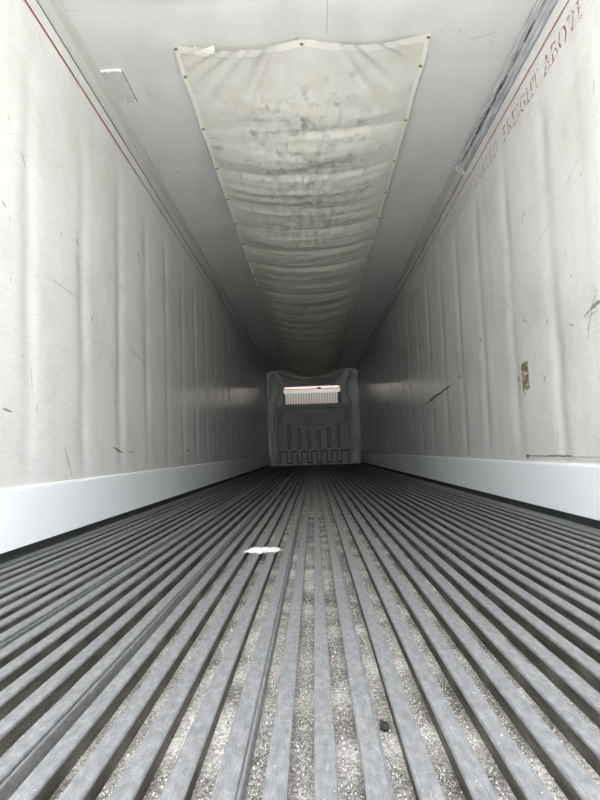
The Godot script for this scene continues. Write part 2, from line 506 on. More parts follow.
func build_chute() -> void:
	var t := thing("air_chute", Vector3(0.012, CEIL, -3.07), "long off-white canvas air chute sagging under the ceiling with grommets along its edges", "air chute")
	var mesh := ArrayMesh.new()
	var org := Vector3(0.012, CEIL, -3.07)
	sheet(90, 190, func(a: float, b: float) -> Vector3: return chute_point(a * 2.0 - 1.0, lerpf(3.07, 6.6, b)) - org, mesh, true)
	sheet(44, 280, func(a: float, b: float) -> Vector3: return chute_point(a * 2.0 - 1.0, lerpf(6.6, 15.95, b)) - org, mesh, true)
	var ma := mat(Color(0.97, 0.97, 0.97), 0.75)
	ma.albedo_texture = paint_chute(1024, 2048, 3.07, 6.6, true)
	var mb := mat(Color(0.97, 0.97, 0.97), 0.75)
	mb.albedo_texture = paint_chute(512, 1024, 6.6, 15.95, false)
	mesh.surface_set_material(0, ma)
	mesh.surface_set_material(1, mb)
	obj("canvas", mesh, null, t)
	var hm := mat(Color(0.93, 0.925, 0.885), 0.7)
	for s in [-1.0, 1.0]:
		obj("side_hem", sheet(3, 420, func(a: float, b: float) -> Vector3:
			var d := lerpf(3.07, 15.9, b)
			return chute_point(s * lerpf(0.966, 1.003, a), d, 0.0035) - org, null, s > 0), hm, t).set_meta("label", "pale stitched side hem")
	obj("front_hem", sheet(90, 3, func(a: float, b: float) -> Vector3: return chute_point(a * 2.0 - 1.0, lerpf(3.066, 3.125, b), 0.004) - org, null, true), hm, t).set_meta("label", "pale stitched hem across the open mouth")
	# a folded scrap of the hem at one corner
	obj("torn_flap", sheet(8, 6, func(a: float, b: float) -> Vector3:
		return chute_point(-0.84 + a * 0.16, 3.06 + b * 0.03, 0.006 + 0.012 * sin(a * 5.0) * (1.0 - b)) - org + Vector3(0, 0.012 * (1.0 - b), 0.012 * sin(a * 7.0) * (1.0 - b)), null, true), hm, t).set_meta("label", "torn curled bit of hem")
	# grommets: a metal ring and the screw that holds it
	var ring := TorusMesh.new()
	ring.inner_radius = 0.006
	ring.outer_radius = 0.0125
	ring.rings = 14
	ring.ring_segments = 6
	var metal := mat(Color(0.74, 0.72, 0.66), 0.45, 0.5)
	var dark := mat(Color(0.24, 0.23, 0.22), 0.5, 0.6)
	var screw := CylinderMesh.new()
	screw.top_radius = 0.0055
	screw.bottom_radius = 0.005
	screw.height = 0.006
	screw.radial_segments = 10
	screw.rings = 1
	var spots := [Vector2(-0.985, 3.085), Vector2(0.0, 3.095), Vector2(0.985, 3.085)]
	for k in 22:
		for s in [-0.975, 0.975]:
			spots.append(Vector2(s, 3.33 + 0.57 * k))
	for p: Vector2 in spots:
		var g := obj("grommet", ring, metal, t)
		g.position = chute_point(p.x, p.y, 0.008) - org
		obj("screw", screw, dark, g)

# ---------------------------------------------------------------- floor
func build_floor() -> void:
	var fl := Node3D.new()
	fl.name = "floor"
	add_child(fl)
	structure(fl, "worn ribbed aluminium trailer floor with gritty channels between its long bars", "floor")
	# channel bottom
	var w := 1024
	var h := 2048
	var im := Image.create(w, h, false, Image.FORMAT_RGB8)
	var fine := noise_bytes(w, h, w, h, 0.55, 11, 2)
	var mid := noise_bytes(w, h, w, h, 0.09, 12, 3)
	var big := noise_bytes(w, h, w / 8, h / 8, 0.035, 13, 3)
	var data := PackedByteArray()
	data.resize(w * h * 3)
	var i := 0
	var o := 0
	for y in h:
		for x in w:
			var v := 126.0 + 0.75 * (fine[i] - 128) + 0.32 * (mid[i] - 128) + 0.40 * (big[i] - 128)
			if fine[i] > 214:
				v += 55.0
			data[o] = int(clampf(v, 18, 245))
			data[o + 1] = int(clampf(v - 3, 18, 245))
			data[o + 2] = int(clampf(v - 10, 14, 240))
			i += 1
			o += 3
	im.set_data(w, h, false, Image.FORMAT_RGB8, data)
	var mb := mat(Color.WHITE, 0.8, 0.0, 0.3)
	mb.albedo_texture = texture(im)
	var plate := sheet(2, 2, func(a: float, b: float) -> Vector3: return Vector3(lerpf(XL - 0.01, XR + 0.01, a), -0.031, -lerpf(REAR, FRONT + 0.05, b)), null, true)
	mb.uv1_scale = Vector3(2.6, 8.0, 1)
	var st := tool()
	box(st, Vector3(XL - 0.08, -0.14, -FRONT - 0.1), Vector3(XR + 0.08, -0.0315, -REAR))
	obj("channel_bed", plate, mb, fl).set_meta("label", "dirty channel bottoms with grit")
	obj("subfloor", st.commit(), mat(Color(0.35, 0.35, 0.35), 0.6), fl)
	# bar tops: streaks along the bar, scuffs across it
	var tw := 512
	var th := 2048
	var ti := Image.create(tw, th, false, Image.FORMAT_RGB8)
	var streak := noise_bytes(tw, th, tw, th / 16, 0.22, 21, 3)
	var patch := noise_bytes(tw, th, tw / 2, th / 2, 0.05, 22, 4)
	var speck := noise_bytes(tw, th, tw, th, 0.4, 23, 2)
	data = PackedByteArray()
	data.resize(tw * th * 3)
	i = 0
	o = 0
	for y in th:
		for x in tw:
			var v := 117.0 + 0.11 * (streak[i] - 128) + 0.13 * (patch[i] - 128) + 0.14 * (speck[i] - 128)
			data[o] = int(clampf(v, 40, 250))
			data[o + 1] = int(clampf(v + 1, 40, 250))
			data[o + 2] = int(clampf(v + 2, 40, 250))
			i += 1
			o += 3
	ti.set_data(tw, th, false, Image.FORMAT_RGB8, data)
	rng.seed = 97
	for k in 1500:
		var p := Vector2(rng.randf_range(0, tw), rng.randf_range(0, th))
		var a := rng.randf_range(0, TAU)
		var l := rng.randf_range(6, 60)
		var c := Color(0.72, 0.73, 0.74) if rng.randf() < 0.6 else Color(0.27, 0.27, 0.28)
		scratch(ti, p, p + Vector2(cos(a) * 1.6, sin(a)) * l, rng.randf_range(0.8, 1.8), c, rng.randf_range(0.2, 0.6), 0.6)
	for k in 260:
		smudge(ti, Vector2(rng.randf_range(0, tw), rng.randf_range(0, th)), Vector2(rng.randf_range(2, 10), rng.randf_range(3, 16)), Color(0.30, 0.29, 0.27), rng.randf_range(0.2, 0.6))
	for k in 120:
		smudge(ti, Vector2(rng.randf_range(0, tw), rng.randf_range(0, th)), Vector2(rng.randf_range(1, 4), rng.randf_range(1, 5)), Color(0.92, 0.91, 0.88), rng.randf_range(0.4, 0.9))
	var tex := texture(ti)
	var mt := mat(Color(0.98, 0.98, 0.98), 0.5, 0.35, 0.5)
	mt.albedo_texture = tex
	var c0 := 0.0142
	var prof := [Vector2(-c0, -0.006), Vector2(c0, -0.006), Vector2(c0, -0.0022), Vector2(c0 - 0.002, 0.0), Vector2(-c0 + 0.002, 0.0), Vector2(-c0, -0.0022)]
	var kinds := []
	for k in 12:
		kinds.append(prism(prof, -REAR, -FRONT, 1.0 / 0.24, 1.0 / 1.9, Vector2(k * 0.173, k * 0.389)))
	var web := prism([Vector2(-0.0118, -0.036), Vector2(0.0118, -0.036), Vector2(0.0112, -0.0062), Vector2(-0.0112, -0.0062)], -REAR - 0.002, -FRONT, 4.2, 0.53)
	var shaded_web := mat(Color(0.56, 0.55, 0.53), 0.75, 0.0, 0.3)  # grit tinted darker, painting in the shade below the bar's flange
	shaded_web.albedo_texture = mb.albedo_texture
	for k in range(-19, 20):
		var b := obj("floor_bar", kinds[posmod(k * 5, 12)], mt, fl)
		b.position.x = k * BAR_PITCH
		obj("bar_web", web, shaded_web, b).set_meta("label", "gritty web under the worn bar top, darkened as shade")
	# thin lips where two floor sections lock together
	var lip := prism([Vector2(-0.0155, -0.040), Vector2(-0.0105, -0.040), Vector2(-0.0105, -0.010), Vector2(-0.0112, -0.0075), Vector2(-0.0155, -0.0070)], -REAR, -FRONT, 4.2, 0.53)
	for x in [-0.99, -0.69, -0.39, -0.09, 0.09, 0.39, 0.69, 0.99]:
		obj("joint_lip", lip, mt, fl).position.x = x
	# flat edge flanges against both walls
	obj("edge_flange", prism([Vector2(XL, -0.03), Vector2(-1.176, -0.01), Vector2(-1.176, -0.001), Vector2(XL, 0.0)], -REAR, -FRONT, 4.2, 0.53), mt, fl)
	obj("edge_flange", prism([Vector2(1.184, -0.03), Vector2(XR, -0.03), Vector2(XR, 0.0), Vector2(1.184, -0.001)], -REAR, -FRONT, 4.2, 0.53), mt, fl)
	# loose grit
	var grain := tool()
	var gp := [Vector3(1, 0, 0), Vector3(-0.4, 0.1, 0.9), Vector3(-0.5, -0.1, -0.8), Vector3(0.1, 0.8, 0.05), Vector3(0, -0.6, 0)]
	for f in [[0, 1, 3], [1, 2, 3], [2, 0, 3], [1, 0, 4], [2, 1, 4], [0, 2, 4]]:
		var a: Vector3 = gp[f[0]]
		var b: Vector3 = gp[f[1]]
		var c: Vector3 = gp[f[2]]
		var nn := (b - a).cross(c - a).normalized()
		var order := [a, c, b]
		if nn.dot(a + b + c) < 0:
			nn = -nn
			order = [a, b, c]
		for p in order:
			grain.set_normal(nn)
			grain.add_vertex(p)
	var mm := MultiMesh.new()
	mm.transform_format = MultiMesh.TRANSFORM_3D
	mm.use_colors = true
	mm.mesh = grain.commit()
	var total := 90000
	mm.instance_count = total
	rng.seed = 4242
	for k in total:
		var d := 0.45 + 5.5 * pow(rng.randf(), 2.2)
		var ch := rng.randi_range(-20, 19)
		var reach := minf(1.25, 0.55 * d + 0.1)
		if absf(ch * BAR_PITCH) > reach:
			ch = rng.randi_range(int(-reach / BAR_PITCH) - 1, int(reach / BAR_PITCH))
		var x := (ch + 0.5) * BAR_PITCH + clampf(rng.randfn(0.0, 0.007), -0.018, 0.018)
		var y := -0.0305
		var s := rng.randf_range(0.0006, 0.0017) * (1.0 if rng.randf() < 0.96 else 1.9)
		if rng.randf() < 0.03:
			x = ch * BAR_PITCH + rng.randf_range(-0.013, 0.013)
			y = 0.0003
			s *= 0.6
		var bs := Basis.from_euler(Vector3(rng.randf() * TAU, rng.randf() * TAU, rng.randf() * TAU)).scaled(Vector3.ONE * s)
		mm.set_instance_transform(k, Transform3D(bs, Vector3(clampf(x, XL + 0.06, XR - 0.09), y + s * 0.4, -d)))
		var g := rng.randf_range(0.12, 0.5) if rng.randf() < 0.75 else rng.randf_range(0.6, 0.85)
		mm.set_instance_color(k, Color(g, g * 0.98, g * 0.93))
	var mg := MultiMeshInstance3D.new()
	mg.name = "floor_grit"
	mg.multimesh = mm
	var gm := mat(Color.WHITE, 0.6)
	gm.vertex_color_use_as_albedo = true
	mg.material_override = gm
	add_child(mg)
	tag(mg, "loose pale grit lying in the floor channels", "grit")
	mg.set_meta("kind", "stuff")

func build_debris() -> void:
	var t := thing("plastic_scrap", Vector3(-0.218, 0.0, -2.43), "crumpled white plastic scrap lying flat on the floor bars", "scrap")
	var st := ArrayMesh.new()
	var outline := func(a: float) -> float:
		return 1.0 + 0.12 * sin(a * 5.0 + 0.6) + 0.14 * sin(a * 9.0 + 2.0) + 0.10 * sin(a * 17.0)
	for layer in 2:
		sheet(72, 12, func(a: float, b: float) -> Vector3:
			var ang: float = a * TAU
			var r: float = b * outline.call(ang)
			var sq := 1.0 / maxf(absf(cos(ang)), absf(sin(ang))) * 0.82
			var x: float = cos(ang) * r * 0.072 * sq
			var z: float = sin(ang) * r * 0.052 * sq
			var bump := 0.5 + 0.5 * sin(z * 125.0 + x * 14.0) + 0.6 * noise_a.get_noise_2d(x * 2200.0, z * 2500.0)
			var y: float = 0.001 + 0.012 * clampf(bump, 0.0, 1.4) * (1.0 - pow(b, 3.0) * 0.75) + 0.004 * (1.0 - b)
			if layer == 1:
				y = maxf(y - 0.002, 0.0003)
			return Vector3(x, y, z), st, layer == 1)
	var m := mat(Color(0.66, 0.66, 0.65), 0.6, 0.0, 0.3)
	obj("crumpled_film", st, m, t)
	var tw := tool()
	box(tw, Vector3(-0.016, 0.0005, 0.05), Vector3(0.002, 0.005, 0.068))
	obj("torn_corner", tw.commit(), m, t)

# ---------------------------------------------------------------- front end
func build_bulkhead() -> void:
	var t := thing("bulkhead", Vector3(0.01, 0.0, -16.3), "grey moulded plastic bulkhead panel with tall slots and a toothed lower edge", "bulkhead")
	var x0 := -1.0
	var x1 := 1.0
	var top := 1.62
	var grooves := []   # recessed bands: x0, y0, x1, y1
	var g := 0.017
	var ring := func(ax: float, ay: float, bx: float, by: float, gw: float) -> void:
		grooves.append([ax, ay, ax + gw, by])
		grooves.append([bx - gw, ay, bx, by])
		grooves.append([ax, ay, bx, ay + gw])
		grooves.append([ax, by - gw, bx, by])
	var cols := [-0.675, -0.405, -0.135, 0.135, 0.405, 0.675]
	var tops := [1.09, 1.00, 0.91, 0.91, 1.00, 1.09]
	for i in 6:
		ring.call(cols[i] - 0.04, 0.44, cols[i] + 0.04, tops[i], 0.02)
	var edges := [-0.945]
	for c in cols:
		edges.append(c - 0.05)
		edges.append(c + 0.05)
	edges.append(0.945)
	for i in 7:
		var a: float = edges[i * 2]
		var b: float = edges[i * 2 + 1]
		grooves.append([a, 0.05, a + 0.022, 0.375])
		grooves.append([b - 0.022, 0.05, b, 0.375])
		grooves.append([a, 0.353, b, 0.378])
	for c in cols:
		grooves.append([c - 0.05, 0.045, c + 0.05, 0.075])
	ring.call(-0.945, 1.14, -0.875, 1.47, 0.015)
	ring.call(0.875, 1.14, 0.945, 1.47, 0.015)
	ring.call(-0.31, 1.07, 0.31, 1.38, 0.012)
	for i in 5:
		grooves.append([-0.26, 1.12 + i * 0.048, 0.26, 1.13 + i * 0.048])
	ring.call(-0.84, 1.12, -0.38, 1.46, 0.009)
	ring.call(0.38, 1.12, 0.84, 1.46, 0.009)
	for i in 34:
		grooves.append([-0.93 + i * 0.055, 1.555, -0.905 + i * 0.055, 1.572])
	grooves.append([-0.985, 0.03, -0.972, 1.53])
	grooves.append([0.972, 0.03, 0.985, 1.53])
	var xs := [x0, x1]
	var ys := [0.0, top]
	for r in grooves:
		xs.append_array([r[0], r[2]])
		ys.append_array([r[1], r[3]])
	var uniq := func(v: Array) -> Array:
		v.sort()
		var out := [v[0]]
		for q in v:
			if q - out[-1] > 0.0005:
				out.append(q)
		return out
	xs = uniq.call(xs)
	ys = uniq.call(ys)
	var nx := xs.size() - 1
	var ny := ys.size() - 1
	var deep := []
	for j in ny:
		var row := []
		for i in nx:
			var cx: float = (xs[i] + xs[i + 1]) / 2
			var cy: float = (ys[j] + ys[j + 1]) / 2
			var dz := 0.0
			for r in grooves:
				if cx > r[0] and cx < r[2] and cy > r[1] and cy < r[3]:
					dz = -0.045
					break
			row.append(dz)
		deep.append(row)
	var st := tool()
	var groove_floor := tool()
	for j in ny:
		for i in nx:
			var z: float = deep[j][i]
			quad(groove_floor if z < 0.0 else st, Vector3(xs[i], ys[j], z), Vector3(xs[i + 1], ys[j], z), Vector3(xs[i + 1], ys[j + 1], z), Vector3(xs[i], ys[j + 1], z))
			if i + 1 < nx and deep[j][i + 1] != z:
				var z2: float = deep[j][i + 1]
				quad(st, Vector3(xs[i + 1], ys[j], z), Vector3(xs[i + 1], ys[j], z2), Vector3(xs[i + 1], ys[j + 1], z2), Vector3(xs[i + 1], ys[j + 1], z))
			if j + 1 < ny and deep[j + 1][i] != z:
				var z3: float = deep[j + 1][i]
				quad(st, Vector3(xs[i], ys[j + 1], z), Vector3(xs[i + 1], ys[j + 1], z), Vector3(xs[i + 1], ys[j + 1], z3), Vector3(xs[i], ys[j + 1], z3))
	box(st, Vector3(x0, 0.0, -0.075), Vector3(x1, top, -0.05))
	box(st, Vector3(x0 - 0.012, 0.0, -0.075), Vector3(x0, top, 0.006))
	box(st, Vector3(x1, 0.0, -0.075), Vector3(x1 + 0.012, top, 0.006))
	box(st, Vector3(x0 - 0.012, top, -0.075), Vector3(x1 + 0.012, top + 0.012, 0.004))
	obj("moulded_panel", st.commit(), mat(Color(0.76, 0.77, 0.76), 0.55), t)
	obj("groove_floor_shade", groove_floor.commit(), mat(Color(0.10, 0.10, 0.10), 0.8), t).set_meta("label", "groove floors of the panel painted black as shade")  # black colour stands in for the shade inside the grooves
	var rail := tool()
	box(rail, Vector3(-0.99, 1.50, 0.0), Vector3(0.99, 1.535, 0.012))
	obj("top_rail", rail.commit(), mat(Color(0.62, 0.63, 0.62), 0.55), t)

func build_evaporator() -> void:
	var t := thing("evaporator", Vector3(0.0, 1.60, -16.36), "bright metal evaporator coil with upright fins above the grey bulkhead", "evaporator")
	var lean := Node3D.new()
	var metal := mat(Color(0.72, 0.69, 0.67), 0.28, 0.9)
	var fin := tool()
	var n := 20
	for i in n:
		var xa := -0.72 + 1.44 * i / n
		var xb := xa + 1.44 / n
		# each fin stands proud, its face leaning a little towards the floor
		quad(fin, Vector3(xa, 0.06, -0.046), Vector3(xa + 0.042, 0.06, -0.046), Vector3(xa + 0.042, 0.36, -0.012), Vector3(xa, 0.36, -0.012))
		quad(fin, Vector3(xa + 0.042, 0.06, -0.046), Vector3(xa + 0.042, 0.06, -0.08), Vector3(xa + 0.042, 0.36, -0.05), Vector3(xa + 0.042, 0.36, -0.012))
		quad(fin, Vector3(xb, 0.06, -0.08), Vector3(xb, 0.06, -0.046), Vector3(xb, 0.36, -0.012), Vector3(xb, 0.36, -0.05))
	obj("fins", fin.commit(), metal, t).set_meta("label", "row of bright upright metal fins")
	var hd := tool()
	quad(hd, Vector3(-0.78, 0.362, -0.012), Vector3(0.78, 0.362, -0.012), Vector3(0.78, 0.455, -0.001), Vector3(-0.78, 0.455, -0.001))
	box(hd, Vector3(-0.78, 0.362, -0.10), Vector3(0.78, 0.455, -0.013))
	obj("header_plate", hd.commit(), metal, t)
	var up := tool()
	quad(up, Vector3(-0.76, 0.475, -0.006), Vector3(0.76, 0.475, -0.006), Vector3(0.72, 0.535, 0.001), Vector3(-0.72, 0.535, 0.001))
	box(up, Vector3(-0.76, 0.475, -0.10), Vector3(0.76, 0.53, -0.007))
	obj("upper_plate", up.commit(), mat(Color(0.84, 0.78, 0.74), 0.26, 0.85), t)
	var sd := tool()
	box(sd, Vector3(-0.80, 0.0, -0.14), Vector3(-0.74, 0.45, -0.03))
	box(sd, Vector3(0.74, 0.0, -0.14), Vector3(0.80, 0.45, -0.03))
	box(sd, Vector3(-0.80, 0.0, -0.14), Vector3(0.80, 0.56, -0.11))
	obj("housing", sd.commit(), mat(Color(0.55, 0.54, 0.52), 0.5, 0.3), t)
	var sb := tool()
	box(sb, Vector3(0.15, 0.452, -0.03), Vector3(0.25, 0.505, 0.012))
	obj("sensor_box", sb.commit(), mat(Color(0.08, 0.08, 0.08), 0.6), t)
	lean.free()

func build_front() -> void:
	# cloth bunched where the chute meets the unit
	var c := thing("chute_collar", Vector3(0.0, 2.16, -16.1), "off-white sagging cloth collar hanging from the far end of the chute above the coil", "curtain")
	obj("cloth", sheet(70, 40, func(a: float, b: float) -> Vector3:
		var u: float = a * 2.0 - 1.0
		var bow := 0.20 * (1.0 - u * u)
		var top := 2.60 - 0.12 * (1.0 - pow(absf(u), 2.4)) - 2.16
		var low := 0.02 + 0.16 * pow(absf(u), 3.0)
		var y := lerpf(top, low, b)
		var fold := sin((y + bow * 1.1) * 40.0 + 0.6 * u) * 0.04 * sin(PI * clampf(b, 0.05, 0.95))
		return Vector3(u * lerpf(0.93, 0.82, b), y, 0.13 + fold - 0.42 * b), null, false), mat(Color(0.90, 0.895, 0.86), 0.6), c)
	# clear film strips down both sides
	for s in [-1.0, 1.0]:
		var lab := "wrinkled clear plastic film hanging between the bulkhead and the left wall" if s < 0 else "wrinkled clear plastic film hanging between the bulkhead and the right wall"
		var xo := -1.205 if s < 0 else 1.02
		var wd := 0.22 if s < 0 else 0.225
		var p := thing("plastic_film", Vector3(xo + wd / 2, 0.01, -16.15), lab, "plastic film", "plastic film strips beside the bulkhead")
		var m := mat(Color(0.97, 0.98, 0.97, 0.40), 0.13, 0.0, 0.9)
		m.transparency = BaseMaterial3D.TRANSPARENCY_ALPHA
		obj("film", sheet(26, 110, func(a: float, b: float) -> Vector3:
			var y := b * 2.50
			var spread := lerpf(1.0, 1.55, smoothstep(1.55, 1.9, y) * smoothstep(2.55, 2.2, y))
			var x: float = (a - 0.5) * wd * spread * (1.0 - 0.45 * smoothstep(2.2, 2.5, y)) * (0.86 + 0.6 * noise_b.get_noise_2d(y * 9.0, s * 40.0)) + (0.05 * -s) * smoothstep(1.5, 1.95, y)
			var z := 0.06 * absf(noise_a.get_noise_2d(a * 34.0 + s * 70.0, y * 18.0)) + 0.016 * absf(noise_b.get_noise_2d(a * 80.0, y * 30.0 + s * 50.0))
			return Vector3(x, y, z), null, false), m, p)

func build_trims() -> void:
	# coves where wall and ceiling meet: an angled band below, a flat band above
	var cover := func(x0: float, s: float, d0: float, d1: float) -> ArrayMesh:
		var pts := [Vector2(0.0, 2.548), Vector2(0.006, 2.546), Vector2(0.030, 2.578), Vector2(0.034, 2.592), Vector2(0.066, 2.600), Vector2(0.070, 2.606), Vector2(0.070, 2.622), Vector2(0.0, 2.622)]
		var out := []
		for p: Vector2 in pts:
			out.append(Vector2(x0 + s * p.x, p.y))
		if s < 0:
			out.reverse()
		return prism(out, -d0, -d1, 1.0, 1.0)
	var cm := mat(Color(0.77, 0.77, 0.75), 0.5)
	var t1 := obj("trim_1", cover.call(XL, 1.0, REAR, FRONT), cm)
	structure(t1, "grey-white cove trim along the top of the left wall", "trim")
	var t2 := thing("trim_2", Vector3.ZERO, "grey cove trim along the right wall with its near cover torn away", "trim")
	t2.set_meta("kind", "structure")
	obj("cover", cover.call(XR, -1.0, 4.63, FRONT), mat(Color(0.74, 0.74, 0.72), 0.5), t2)
	# bare, smeared metal angle where the cover is gone
	var w := 256
	var h := 2048
	var im := Image.create(w, h, false, Image.FORMAT_RGB8)
	var st1 := noise_bytes(w, h, w, h / 64, 0.06, 301, 3)
	var st2 := noise_bytes(w, h, w / 2, h / 4, 0.03, 302, 4)
	var data := PackedByteArray()
	data.resize(w * h * 3)
	var i := 0
	for y in h:
		for x in w:
			var v := 178.0 + 0.30 * (st1[i] - 128) + 0.25 * (st2[i] - 128)
			for c in 3:
				data[i * 3 + c] = int(clampf(v + c * 2, 20, 240))
			i += 1
	im.set_data(w, h, false, Image.FORMAT_RGB8, data)
	rng.seed = 55
	# black sealant smears; v runs from the rear end to the torn end
	for r in [[2.62, 2.95, 0.9], [3.02, 3.14, 1.6], [3.10, 3.40, 0.8], [3.48, 3.60, 2.6], [3.66, 3.76, 2.2], [3.82, 3.93, 2.6], [3.98, 4.12, 2.2], [4.15, 4.28, 1.4], [4.3, 4.5, 1.2]]:
		for k in 8:
			var a := Vector2(w * rng.randf_range(0.50, 0.62), (r[0] - REAR) / (4.63 - REAR) * h)
			var b := Vector2(w * rng.randf_range(0.50, 0.62), (r[1] - REAR) / (4.63 - REAR) * h)
			smudge(im, a.lerp(b, rng.randf()), Vector2(rng.randf_range(5, 10) * r[2], (b.y - a.y) * rng.randf_range(0.3, 0.8)), Color(0.13, 0.13, 0.14), 0.55, 0.5)
	for k in 90:
		var a := Vector2(rng.randf_range(0, w), rng.randf_range(0, h))
		scratch(im, a, a + Vector2(rng.randf_range(-6, 6), rng.randf_range(20, 160)), rng.randf_range(1, 4), Color(0.32, 0.32, 0.34) if k % 3 else Color(0.85, 0.86, 0.88), 0.5, 0.6)
	var mm := mat(Color.WHITE, 0.5)
	mm.albedo_texture = texture(im)
	obj("bare_angle", sheet(6, 2, func(a: float, b: float) -> Vector3:
		var pts := [Vector2(0.0005, 2.545), Vector2(0.004, 2.556), Vector2(0.018, 2.576), Vector2(0.030, 2.592), Vector2(0.044, 2.602), Vector2(0.058, 2.609), Vector2(0.068, 2.616)]
		var p: Vector2 = pts[int(round(a * 6.0))]
		return Vector3(XR - p.x, p.y, -lerpf(REAR, 4.64, b)), null, false), mm, t2).set_meta("label", "bare grey metal angle smeared with black sealant")
	# torn white end of the cover
	obj("torn_end", sheet(16, 4, func(a: float, b: float) -> Vector3:
		var x: float = XR - 0.002 - a * 0.074
		var y := 2.545 + 0.062 * pow(a, 0.7) - 0.012
		var z := -4.60 - 0.05 * b + 0.035 * noise_a.get_noise_2d(a * 160.0, b * 30.0) + 0.02 * sin(a * 9.0)
		return Vector3(x, y - 0.014 * (1.0 - b) * (0.6 + noise_b.get_noise_2d(a * 200.0, 5.0)), z), null, false), mat(Color(0.95, 0.95, 0.95), 0.5), t2).set_meta("label", "ragged white torn end")
	# thin dark sealant joints under both coves
	for e in [[XL, 1.0], [XR, -1.0]]:
		var st := tool()
		box(st, Vector3(minf(e[0], e[0] + e[1] * 0.0025), 2.5425, -FRONT), Vector3(maxf(e[0], e[0] + e[1] * 0.0025), 2.5455, -REAR))
		var o := obj("trim_3", st.commit(), mat(Color(0.36, 0.38, 0.37), 0.7))
		structure(o, "thin dark joint under the cove of the " + ("left wall" if e[1] > 0 else "right wall"), "trim")
	# pale corner strips where the side walls meet the front
	for e in [[XL, 1.0, "left"], [XR, -1.0, "right"]]:
		var cs := tool()
		box(cs, Vector3(minf(e[0], e[0] + e[1] * 0.035), 0.29, -16.40), Vector3(maxf(e[0], e[0] + e[1] * 0.035), 2.54, -16.37))
		box(cs, Vector3(minf(e[0], e[0] + e[1] * 0.006), 0.29, -16.40), Vector3(maxf(e[0], e[0] + e[1] * 0.006), 2.54, -16.30))
		structure(obj("trim_5", cs.commit(), mat(Color(0.92, 0.92, 0.90), 0.45)), "pale upright corner strip at the far end of the " + e[2] + " wall", "trim")
	# scuff plates along the bottom of both walls
	var sm := mat(Color(0.95, 0.965, 0.975), 0.38)
	for e in [["baseboard_left", XL, 1.0, "smooth bluish-white metal scuff plate along the foot of the left wall"], ["baseboard_right", XR, -1.0, "smooth bluish-white metal scuff plate along the foot of the right wall"]]:
		var x0: float = e[1]
		var s: float = e[2]
		var b := thing(e[0], Vector3.ZERO, e[3], "scuff plate")
		b.set_meta("kind", "structure")
		var pts := [Vector2(-0.010, 0.038), Vector2(0.011, 0.038), Vector2(0.012, 0.045), Vector2(0.012, 0.272), Vector2(0.0105, 0.279), Vector2(0.0, 0.284), Vector2(-0.010, 0.285)]
		var out := []
		for p: Vector2 in pts:
			out.append(Vector2(x0 + s * p.x, p.y))
		if s < 0:
			out.reverse()
		# plates butted end to end
		var cuts := [REAR, 2.69, 6.6, 10.2, 13.4, FRONT] if s > 0 else [REAR, 3.9, 7.6, 11.2, 14.0, FRONT]
		for k in cuts.size() - 1:
			obj("plate", prism(out, -cuts[k] - 0.001, -cuts[k + 1] + 0.001), sm, b)
		var lip := []
		for p: Vector2 in [Vector2(-0.004, 0.2835), Vector2(0.0085, 0.2795), Vector2(0.0085, 0.2825), Vector2(-0.004, 0.2885)]:
			lip.append(Vector2(x0 + s * p.x, p.y))
		if s < 0:
			lip.reverse()
		obj("sealant_bead", prism(lip, -REAR, -FRONT), mat(Color(0.96, 0.96, 0.95), 0.4), b).set_meta("label", "white sealant bead on the top edge")
		var rub := []
		for p: Vector2 in [Vector2(-0.010, -0.004), Vector2(0.012, -0.002), Vector2(0.007, 0.012), Vector2(0.006, 0.039), Vector2(-0.010, 0.039)]:
			rub.append(Vector2(x0 + s * p.x, p.y))
		if s < 0:
			rub.reverse()
		obj("rubber_seal", prism(rub, -REAR, -FRONT), mat(Color(0.10, 0.11, 0.11), 0.75), b).set_meta("label", "black rubber seal at the floor edge")

func build_patch() -> void:
	var t := thing("patch_plate", Vector3(-1.098, CEIL, -3.43), "small grey riveted patch plate on the ceiling beside the left cove trim", "patch plate")
	var pm := mat(Color(0.80, 0.80, 0.785), 0.5)
	var p := prism([Vector2(-0.062, -0.005), Vector2(0.062, -0.005), Vector2(0.064, -0.003), Vector2(0.064, 0.004), Vector2(-0.062, 0.004)], 0.16, -0.15)
	obj("plate", p, pm, t)
	var bead := mat(Color(0.95, 0.95, 0.94), 0.5)
	var st := tool()
	box(st, Vector3(-0.055, -0.008, 0.157), Vector3(0.055, 0.002, 0.164))
	obj("sealant_line", st.commit(), bead, t)
	var dk := tool()
	box(dk, Vector3(0.0635, -0.0045, -0.152), Vector3(0.0665, 0.003, 0.157))
	box(dk, Vector3(-0.02, -0.0045, -0.154), Vector3(0.0665, 0.003, -0.150))
	obj("open_edge", dk.commit(), mat(Color(0.52, 0.51, 0.48), 0.7), t)
	var r := SphereMesh.new()
	r.radius = 0.007
	r.height = 0.008
	r.radial_segments = 10
	r.rings = 5
	for q in [Vector2(0.055, 0.150), Vector2(0.055, 0.04), Vector2(0.055, -0.05), Vector2(0.054, -0.14), Vector2(-0.01, -0.142), Vector2(-0.052, 0.152), Vector2(-0.015, 0.153)]:
		obj("rivet", r, bead, t).position = Vector3(q.x, -0.006, q.y)

